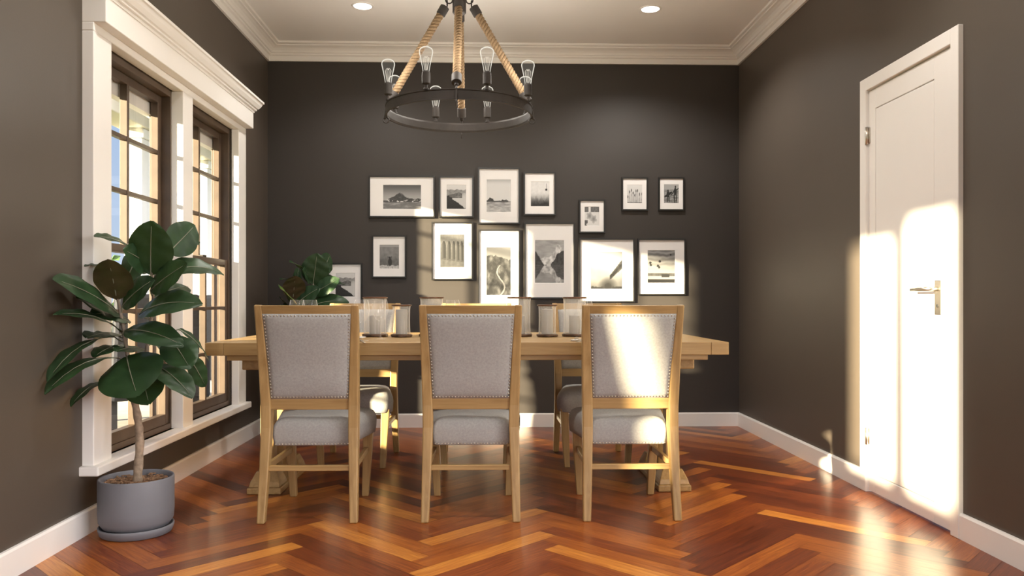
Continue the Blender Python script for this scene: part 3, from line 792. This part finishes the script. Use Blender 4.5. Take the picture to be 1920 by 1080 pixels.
# ------------------------------------------------------------------ framed photographs
def fb(x, y, s, o=4, seed=0.0):
    return noise.fractal(Vector((x*s + seed*7.3, y*s - seed*3.1, seed)), .9, 2.1, o, noise_basis='PERLIN_ORIGINAL')
def sst(a, b_, x):
    t_ = min(1, max(0, (x-a)/(b_-a))); return t_*t_*(3-2*t_)
def art_hill(u, v):
    h = .38 + .24*math.exp(-((u-.42)/.16)**2) + .05*fb(u, 0, 6, 3, 1) + .06*sst(.75, 0, abs(u-.6))
    if v > h: return lerp(.46, .16, sst(.4, 1, v)) 
    if v > .30: 
        if .31 < v < .38 and fb(u, v, 22, 2, 4) > .28: return .75
        return .10 + .10*max(0, fb(u, v, 12, 3, 2))
    return .26 + .30*max(0, fb(u*.6+v, v*2.4, 7, 4, 3)) - .1*v
def art_valley(u, v):
    if v > .80 + .04*fb(u, 0, 5, 3, 5): return lerp(.55, .72, v)
    if v > .58 + .08*fb(u, 0, 4, 3, 6) + .1*u: return .34 + .10*fb(u, v, 8, 3, 7)
    if v < .62 - .62*u + .05*fb(u, v, 9, 3, 8): return .045 + .04*max(0, fb(u, v, 14, 3, 9))
    if v > .46 and u < .8: return .20 + .12*fb(u, v, 9, 3, 10)
    return .62 - .30*sst(.2, .5, abs(v-.30 + .1*fb(u, v, 5, 2, 11)))
def art_sea(u, v):
    if v < .33: return .42 + .22*fb(u*.6, v*3.5, 7, 4, 12) + .12*sst(.33, 0, v)
    h = .335 + .11*math.exp(-((u-.18)/.13)**2) + .05*math.exp(-((u-.72)/.22)**2) + .03*fb(u, 0, 14, 3, 13)
    if v < h: return .09 + .05*fb(u, v, 18, 2, 14)
    return lerp(.70, .52, sst(.85, 1, v))
def art_fog(u, v):
    if abs(u-.84) < .012 and .72 < v < .93: return .12
    if abs(u-.83) < .05 and .64 < v < .72: return .06
    b0 = sst(.62, .05, v); tri = .30 + .18*fb(u, 0, 9, 3, 15) + .12*abs(((u*7) % 1)-.5)
    return max(.04, lerp(.76, .14, b0) - (.10 if v < tri else 0) + .05*fb(u, v, 8, 3, 16))
def art_flower(u, v):
    q = fb(u, v, 4.2, 3, 17); g_ = .74
    if v > .72 and (u < .28 or u > .42): g_ = .20 + .2*max(0, fb(u, v, 12, 2, 18))
    for cx, cy, ph in ((.35, .52, 0), (.62, .36, 1)):
        dx, dy = u-cx, v-cy; r0 = math.hypot(dx, dy); an = math.atan2(dy, dx)
        if r0 < .24*(.55+.45*abs(math.cos(2.5*an+ph))) : g_ = lerp(.30, .62, r0/.24)
    if u < .22 and v < .30 and q > -.1: g_ = .18
    return g_
def art_reeds(u, v):
    g_ = lerp(.62, .74, v)
    for k in range(9):
        xx = (k+.5)/9 + .03*math.sin(k*5.1); top = .35 + .35*abs(math.sin(k*2.3))
        xs = xx + .05*math.sin(k)*v
        if v < top and abs(u-xs) < .012: g_ = .28
        if abs(v-top) < .10 and abs(u-xs) < .035*(1-((v-top)/.10)**2): g_ = .14
    if v < .06: g_ = .25 + .3*fb(u, v, 20, 2, 19)
    return g_
def art_surf(u, v):
    g_ = .33 + .22*fb(u*.5, v*3, 6, 3, 20) if v < .72 else .46
    def el(cx, cy, rx, ry, rot=0):
        dx, dy = u-cx, v-cy; c_, s_ = math.cos(rot), math.sin(rot)
        return ((dx*c_+dy*s_)/rx)**2 + ((-dx*s_+dy*c_)/ry)**2 < 1
    if any((el(.28, .66, .05, .06), el(.28, .47, .09, .17), el(.24, .22, .035, .18), el(.35, .22, .035, .18), el(.30, .46, .30, .07, .5))): g_ = .04
    if any((el(.77, .86, .05, .06), el(.76, .62, .09, .20), el(.70, .25, .04, .26, .05), el(.83, .25, .04, .26, -.08), el(.90, .74, .16, .03, .5), el(.62, .58, .03, .3, -.7))): g_ = .035
    return g_
def art_meadow(u, v):
    g_ = lerp(.20, .30, sst(.2, .7, v)) + .07*fb(u, v, 5, 3, 21)
    if v > .9: g_ = .40
    if v < .14 + .04*fb(u, 0, 6, 2, 22): g_ = .55 + .2*fb(u, v, 16, 2, 23)
    d0 = ((u-.54)/.10)**2 + ((v-.28)/.16)**2; d1 = ((u-.53)/.055)**2 + ((v-.46)/.05)**2
    if d0 < 1 or d1 < 1: g_ = .07
    if abs(u-.44) < .02 and .44 < v < .52 or abs(u-.62) < .02 and .44 < v < .52: g_ = .12
    return g_
def art_arcade(u, v): return .012 + .26*art_arcade_(u, v)**1.4
def art_arcade_(u, v):
    sc = lerp(1.0, 3.2, u); fl_ = .30 - .10*u; top = 1.15 - .12*u
    if v < fl_ - .05: return .50 + .10*fb(u, v, 9, 3, 24)
    p = (u**1.25*5.2) % 1; h = .52 + .28*math.sqrt(max(0, 1-((p-.5)/.42)**2)) if abs(p-.5) < .42 else 0
    if v < h and abs(p-.5) < .36: return .10 + .30*sst(.36, .0, abs(p-.25)) if v > fl_ else .35
    return .46 + .22*sst(.2, .9, v) + .08*fb(u, v, 14, 3, 25)
def art_road(u, v): return .01 + .36*max(0, art_road_(u, v))**1.35
def art_road_(u, v):
    if v > .86 - .12*u + .05*fb(u, 0, 5, 3, 26): return .66
    f_ = fb(u*1.2 + .8*v, v*1.6 - .5*u, 3.6, 5, 27)
    x0 = .55 + .17*math.sin(v*9.5) + .1*v
    if abs(u-x0) < .03*(1.25-v) and v < .62: return .78
    return max(.05, .27 + .42*f_ - .05*v)
def art_lake(u, v):
    w_ = v if v > .42 else .84 - v; dim = 1.0 if v > .42 else .82
    a_ = .42 + .30*sst(.36, .0, u) + .03*fb(u, 0, 8, 3, 28); b_ = .42 + .34*sst(.45, .95, u) + .04*fb(u, 0, 9, 3, 29)
    s_ = .60 + .30*math.exp(-((u-.80)/.17)**2) + .04*fb(u, 0, 10, 4, 30)
    if abs(w_-.42) < .035 and .40 < u < .55: return .62
    if w_ < a_ or w_ < b_: return (.09 + .05*fb(u, w_, 12, 3, 31)) if dim == 1 else .13 + .05*fb(u, w_*3, 10, 2, 31)
    if w_ < s_: return dim*(.62 + .32*fb(u, w_, 9, 4, 32))
    return dim*(.44 + .10*fb(u*.6, w_*2.5, 5, 3, 33))
def art_pier(u, v): return .75*art_pier_(u, v)**2.2
def art_pier_(u, v):
    g_ = lerp(.50, .74, sst(.0, .45, v)) + .02*fb(u, v, 5, 2, 34)
    d0 = (v - .36) - .95*(u - .66)
    if u > .60 and abs(d0) < .06 + .16*(u-.6): g_ = .22 + .22*abs(d0)/.12 + .08*fb(u, v, 16, 3, 35)
    if v < .06 + .02*fb(u, 0, 9, 2, 36): g_ = .12
    e0 = ((u-.54)/.11)**2 + ((v-.07)/.09)**2
    if e0 < 1: g_ = .08
    elif e0 < 9: g_ = lerp(.30, g_, (math.sqrt(e0)-1)/2)
    return g_
def art_beach(u, v): return .70*art_beach_(u, v)**2.2
def art_beach_(u, v):
    if v < .12: return .22 + .06*fb(u, v, 9, 2, 37)
    g_ = .68 + .10*math.sin(v*42 + 2*fb(u, v, 3, 2, 38))*sst(.3, .9, v)
    if .20 < v < .30: g_ = .42 + .1*fb(u, v, 8, 2, 39)
    if .17 < v < .27 and .50 < u < .80: g_ = .26
    for cx, cy in ((.10, .62), (.12, .55), (.38, .52), (.45, .66), (.42, .48)):
        if ((u-cx)/.045)**2 + ((v-cy)/.04)**2 < 1: g_ = .20
    if ((u-.84)/.03)**2 + ((v-.86)/.025)**2 < 1: g_ = .10
    return g_
PIX = [
 ((-0.936, 1.639, -0.422, 1.966), (-0.826, 1.705, -0.528, 1.896), art_hill, 'wide framed photo of a dark hill under a grey sky, top left of the gallery'),
 ((-0.389, 1.640, -0.119, 1.964), (-0.331, 1.707, -0.177, 1.898), art_valley, 'framed photo of a misty valley stream, between the wide hill photo and the seascape'),
 ((-0.085, 1.591, 0.244, 2.032), (-0.019, 1.681, 0.173, 1.941), art_sea, 'large framed seascape photo with low rocks, topmost in the gallery'),
 ((0.273, 1.659, 0.525, 2.000), (0.328, 1.730, 0.476, 1.925), art_fog, 'framed photo of foggy dark treetops with a small hanging cabin'),
 ((0.709, 1.522, 0.915, 1.785), (0.751, 1.578, 0.869, 1.730), art_flower, 'small framed photo of flowers and leaf shadows, alone in mid wall'),
 ((1.045, 1.699, 1.252, 1.962), (1.088, 1.757, 1.208, 1.904), art_reeds, 'small framed photo of dark reeds on white, left of the two upper right frames'),
 ((1.336, 1.700, 1.541, 1.963), (1.379, 1.758, 1.499, 1.909), art_surf, 'small framed photo of two people carrying surfboards, top right'),
 ((-0.911, 1.168, -0.644, 1.501), (-0.854, 1.239, -0.700, 1.428), art_meadow, 'framed photo of a small dark animal sitting on a hill, below the wide hill photo'),
 ((-0.447, 1.152, -0.123, 1.606), (-0.381, 1.250, -0.190, 1.510), art_arcade, 'sunlit framed photo of a row of arches'),
 ((-0.085, 0.894, 0.244, 1.548), (-0.019, 1.031, 0.175, 1.411), art_road, 'tall framed photo of a winding road through hills, below the seascape'),
 ((0.278, 1.006, 0.676, 1.604), (0.361, 1.128, 0.592, 1.466), art_lake, 'largest framed photo, mountains mirrored in a lake'),
 ((0.709, 0.977, 1.147, 1.481), (0.801, 1.082, 1.052, 1.375), art_pier, 'sunlit square framed photo of a pale scene with a slanting dark beam'),
 ((1.172, 1.034, 1.552, 1.480), (1.250, 1.130, 1.469, 1.388), art_beach, 'sunlit framed photo of a pale banded beach, lowest at the right end'),
 ((-1.254, 0.952, -0.986, 1.284), (-1.196, 1.021, -1.042, 1.207), art_valley, 'framed photo of a misty valley stream, lowest at left beside the corner plant'),
]
for (x0, z0, x1, z1), (a0, c0, a1, c1), fn, lab in PIX:
    cx_, cz_ = (x0+x1)/2, (z0+z1)/2
    pr = empty('framed_photograph', (cx_, YB, cz_)); tag(pr, lab, 'framed picture', 'black framed photographs on the back wall')
    hw, hh = (x1-x0)/2, (z1-z0)/2; fw = .011
    mb = MB()
    out_ = [(-hw, -hh), (hw, -hh), (hw, hh), (-hw, hh)]; inn = [(-hw+fw, -hh+fw), (hw-fw, -hh+fw), (hw-fw, hh-fw), (-hw+fw, hh-fw)]
    V = [(x, y, z) for y in (0, -.022) for x, z in out_] + [(x, y, z) for y in (-.022, -.010) for x, z in inn]
    F = []
    for i in range(4):
        j = (i+1) % 4
        F += [(i, j, 4+j, 4+i), (4+i, 4+j, 8+j, 8+i), (8+i, 8+j, 12+j, 12+i)]
    mb.add(V, F); mb.build('frame', M['black'], pr)
    px0, px1, pz0, pz1 = a0-cx_, a1-cx_, c0-cz_, c1-cz_
    mb = MB(); mb.add([(-hw+fw, -.011, -hh+fw), (hw-fw, -.011, -hh+fw), (hw-fw, -.011, hh-fw), (-hw+fw, -.011, hh-fw), (px0, -.011, pz0), (px1, -.011, pz0), (px1, -.011, pz1), (px0, -.011, pz1),
                       (px0+.002, -.0095, pz0+.002), (px1-.002, -.0095, pz0+.002), (px1-.002, -.0095, pz1-.002), (px0+.002, -.0095, pz1-.002)],
                      [(0,1,5,4), (1,2,6,5), (2,3,7,6), (3,0,4,7), (4,5,9,8), (5,6,10,9), (6,7,11,10), (7,4,8,11)])
    mb.build('mat_board', M['mat'], pr)
    nx = 56; nz = max(20, int(nx*(c1-c0)/(a1-a0))); nz = min(nz, 84)
    mb = MB(); mb.col = []
    for k in range(nz+1):
        for i in range(nx+1):
            u, v = i/nx, k/nz
            g_ = max(.010, min(.85, .95*max(0, fn(u, v))**1.3))
            mb.v.append((lerp(px0, px1, u), -.0093, lerp(pz0, pz1, v))); mb.col.append((g_, g_*.985, g_*.97, 1))
    for k in range(nz):
        for i in range(nx): mb.f.append((k*(nx+1)+i, k*(nx+1)+i+1, (k+1)*(nx+1)+i+1, (k+1)*(nx+1)+i)); mb.m.append(0); mb.s.append(False)
    mb.build('print', M['print'], pr)

# ------------------------------------------------------------------ outside
tag(MB().box(-60, 60, -60, 90, -.6, -.30).build('lawn', M['lawn']), 'green lawn outside the windows', 'lawn', kind='structure')
tag(MB().box(-4.0, -1.955, 2.2, 16, -.29, .02).build('porch_floor', M['stone']), 'pale paved porch outside the windows', 'porch', kind='structure')
def post(x, y, z1=2.55):
    r = empty('porch_post', (x, y, .02))
    MB().box(-.085, .085, -.085, .085, .14, z1).build('shaft', M['white'], r, bevel=.006)
    MB().box(-.11, .11, -.11, .11, 0, .15).build('post_base', M['white'], r, bevel=.006)
    MB().box(-.11, .11, -.11, .11, z1, z1+.09).build('post_cap', M['white'], r, bevel=.006)
    return r
for (x, y, lab) in ((-3.45, 7.95, 'white square porch post seen through the window nearer the tall plant'), (-3.45, 9.75, 'white square porch post seen through the window nearer the picture wall'), (-3.45, 12.4, 'white square porch post farther along the porch')):
    tag(post(x, y), lab, 'porch post', 'white posts of the porch outside')
tag(MB().box(-3.60, -3.30, 7.0, 16, 2.66, 3.0).build('porch_beam', M['render'], bevel=.01), 'cream beam across the tops of the porch posts', 'porch beam')
tag(MB().box(-3.75, -1.955, 7.0, 16, 3.0, 3.08).build('porch_roof', M['render']), 'flat pale roof over the porch posts', 'porch roof')
def shrub(name, loc, sx, sy, sz, seed, nb_=420):
    rnd = random.Random(seed); mb = MB()
    for k in range(nb_):
        a, b0 = rnd.uniform(0, 6.283), math.acos(rnd.uniform(-.6, 1)); rr = rnd.uniform(.72, 1.05)
        p = Vector((sx*rr*math.sin(b0)*math.cos(a), sy*rr*math.sin(b0)*math.sin(a), sz*(.45 + .55*rr*math.cos(b0))))
        d = Vector((rnd.uniform(-1, 1), rnd.uniform(-1, 1), rnd.uniform(-.3, 1))).normalized(); q = d.orthogonal().normalized()
        l_, w_ = rnd.uniform(.10, .2)*max(sx, sy), rnd.uniform(.05, .08)*max(sx, sy)
        mb.add([tuple(p), tuple(p+d*l_*.5+q*w_), tuple(p+d*l_), tuple(p+d*l_*.5-q*w_)], [(0,1,2,3)])
    r = empty(name, loc)
    mb.build('foliage', M['shrub'], r)
    mb = MB()
    for k in range(5): mb.tube([(0, 0, -.02), (sx*.2*math.cos(k*1.3), sy*.2*math.sin(k*1.3), sz*.3), (sx*.5*math.cos(k*1.3), sy*.5*math.sin(k*1.3), sz*.7)], [.03*max(sx, sy), .02*max(sx, sy), .008*max(sx, sy)], 6)
    mb.build('stem', M['bark'], r)
    return r
for (x, y, s, lab) in ((-4.6, 11.2, .55, 'green shrub on the lawn seen through the window nearer the picture wall'), (-4.9, 8.6, .5, 'green shrub on the lawn seen through the window nearer the tall plant'), (-7.5, 15.5, 1.1, 'large shrub farther out on the lawn')):
    tag(shrub('garden_shrub', (x, y, -.30), s, s, s*1.9, int(y*10)), lab, 'shrub', 'shrubs in the garden')
# unidentified dark porch object, built in the shape of a chair
r = empty('porch_shape', (-2.75, 7.9, .02), math.radians(200)); tag(r, 'unidentified dark high-backed armchair on the porch, seen through the window nearer the picture wall', 'shape', 'dark shapes on the porch')
MB().box(-.33, .33, -.33, .33, .22, .42).build('seat', M['navy'], r, bevel=.04)
MB().loft([[(-.33, .22, .22), (.33, .22, .22), (.33, .36, .22), (-.33, .36, .22)], [(-.30, .33, 1.02), (.30, .33, 1.02), (.30, .43, 1.02), (-.30, .43, 1.02)]]).build('backrest', M['navy'], r, bevel=.03)
for s in (-1, 1):
    MB().box(min(s*.30, s*.40), max(s*.30, s*.40), -.33, .34, .20, .62).build('armrest', M['navy'], r, bevel=.03)
    for y in (-.27, .27): MB().box(s*.30-.03, s*.30+.03, y-.03, y+.03, 0, .22).build('leg', M['navy'], r)

tag(dup(r, (-2.72, 6.45, .02), math.radians(215)), 'added dark high-backed armchair on the porch, seen through the window nearer the tall plant', 'shape', 'dark shapes on the porch')  # copy added to darken the lower panes of that window

# ------------------------------------------------------------------ light and camera
EL = math.radians(9.9); sx_, sy_ = .792, .610
SD = Vector((sx_*math.cos(EL), sy_*math.cos(EL), -math.sin(EL)))
ld = bpy.data.lights.new('sun', 'SUN'); ld.energy = SUN_W; ld.angle = math.radians(1.7); ld.color = (1, .85, .56)
so = bpy.data.objects.new('sun', ld); COL.objects.link(so); so.rotation_euler = SD.to_track_quat('-Z', 'Y').to_euler(); so.location = (-6, -8, 6)
w = bpy.data.worlds.new('evening_sky'); scn.world = w; w.use_nodes = True; nt = w.node_tree; nt.nodes.clear()
out = nt.nodes.new('ShaderNodeOutputWorld'); bg = N(nt, 'Background', Strength=1.0); L(nt, bg.outputs[0], out.inputs[0])
tc = N(nt, 'TexCoord'); sp = N(nt, 'SeparateXYZ'); L(nt, tc.outputs['Generated'], sp.inputs[0])
rp = ramp(nt, [(0.0, (.62, .74, .90)), (.10, (.55, .70, .93)), (.45, (.30, .47, .80)), (1, (.16, .30, .62))]); L(nt, sp.outputs[2], rp.inputs[0])
dt = N(nt, 'VectorMath', _operation='DOT_PRODUCT'); dt.inputs[1].default_value = tuple(Vector((.80, -.55, .25)).normalized()); L(nt, tc.outputs['Generated'], dt.inputs[0])  # added fill lobe, set away from the sun to brighten the room
mr = N(nt, 'MapRange'); mr.inputs['From Min'].default_value = .15; mr.inputs['From Max'].default_value = 1.0; L(nt, dt.outputs['Value'], mr.inputs['Value'])
pw = N(nt, 'Math', _operation='POWER'); pw.inputs[1].default_value = 1.6; L(nt, mr.outputs['Result'], pw.inputs[0])
ml = N(nt, 'Math', _operation='MULTIPLY'); ml.inputs[1].default_value = SKY_FILL; L(nt, pw.outputs[0], ml.inputs[0])
sc_ = N(nt, 'VectorMath', _operation='SCALE'); sc_.inputs[0].default_value = (1.0, .95, .92); L(nt, ml.outputs[0], sc_.inputs['Scale'])
ad = N(nt, 'VectorMath', _operation='ADD'); L(nt, rp.outputs[0], ad.inputs[0]); L(nt, sc_.outputs[0], ad.inputs[1])
L(nt, ad.outputs[0], bg.inputs['Color'])

cd = bpy.data.cameras.new('camera'); cam = bpy.data.objects.new('camera', cd); COL.objects.link(cam)
cd.sensor_width = 36; cd.lens = 36*1500/1920; cd.shift_y = 21.5/1920; cd.clip_start = .05
cam.location = (0, 0, 1.0); cam.rotation_euler = (math.radians(90), 0, -math.atan(43.5/1500))
scn.camera = cam
vs = scn.view_settings; vs.view_transform = 'Standard'; vs.look = 'None'; vs.exposure = EXPO; vs.gamma = 1.0; vs.use_curve_mapping = False
cy = scn.cycles
cy.use_denoising = True; cy.max_bounces = 10; cy.diffuse_bounces = 6; cy.glossy_bounces = 4; cy.transmission_bounces = 8; cy.transparent_max_bounces = 24
cy.sample_clamp_indirect = 6.0; cy.caustics_reflective = False; cy.caustics_refractive = False
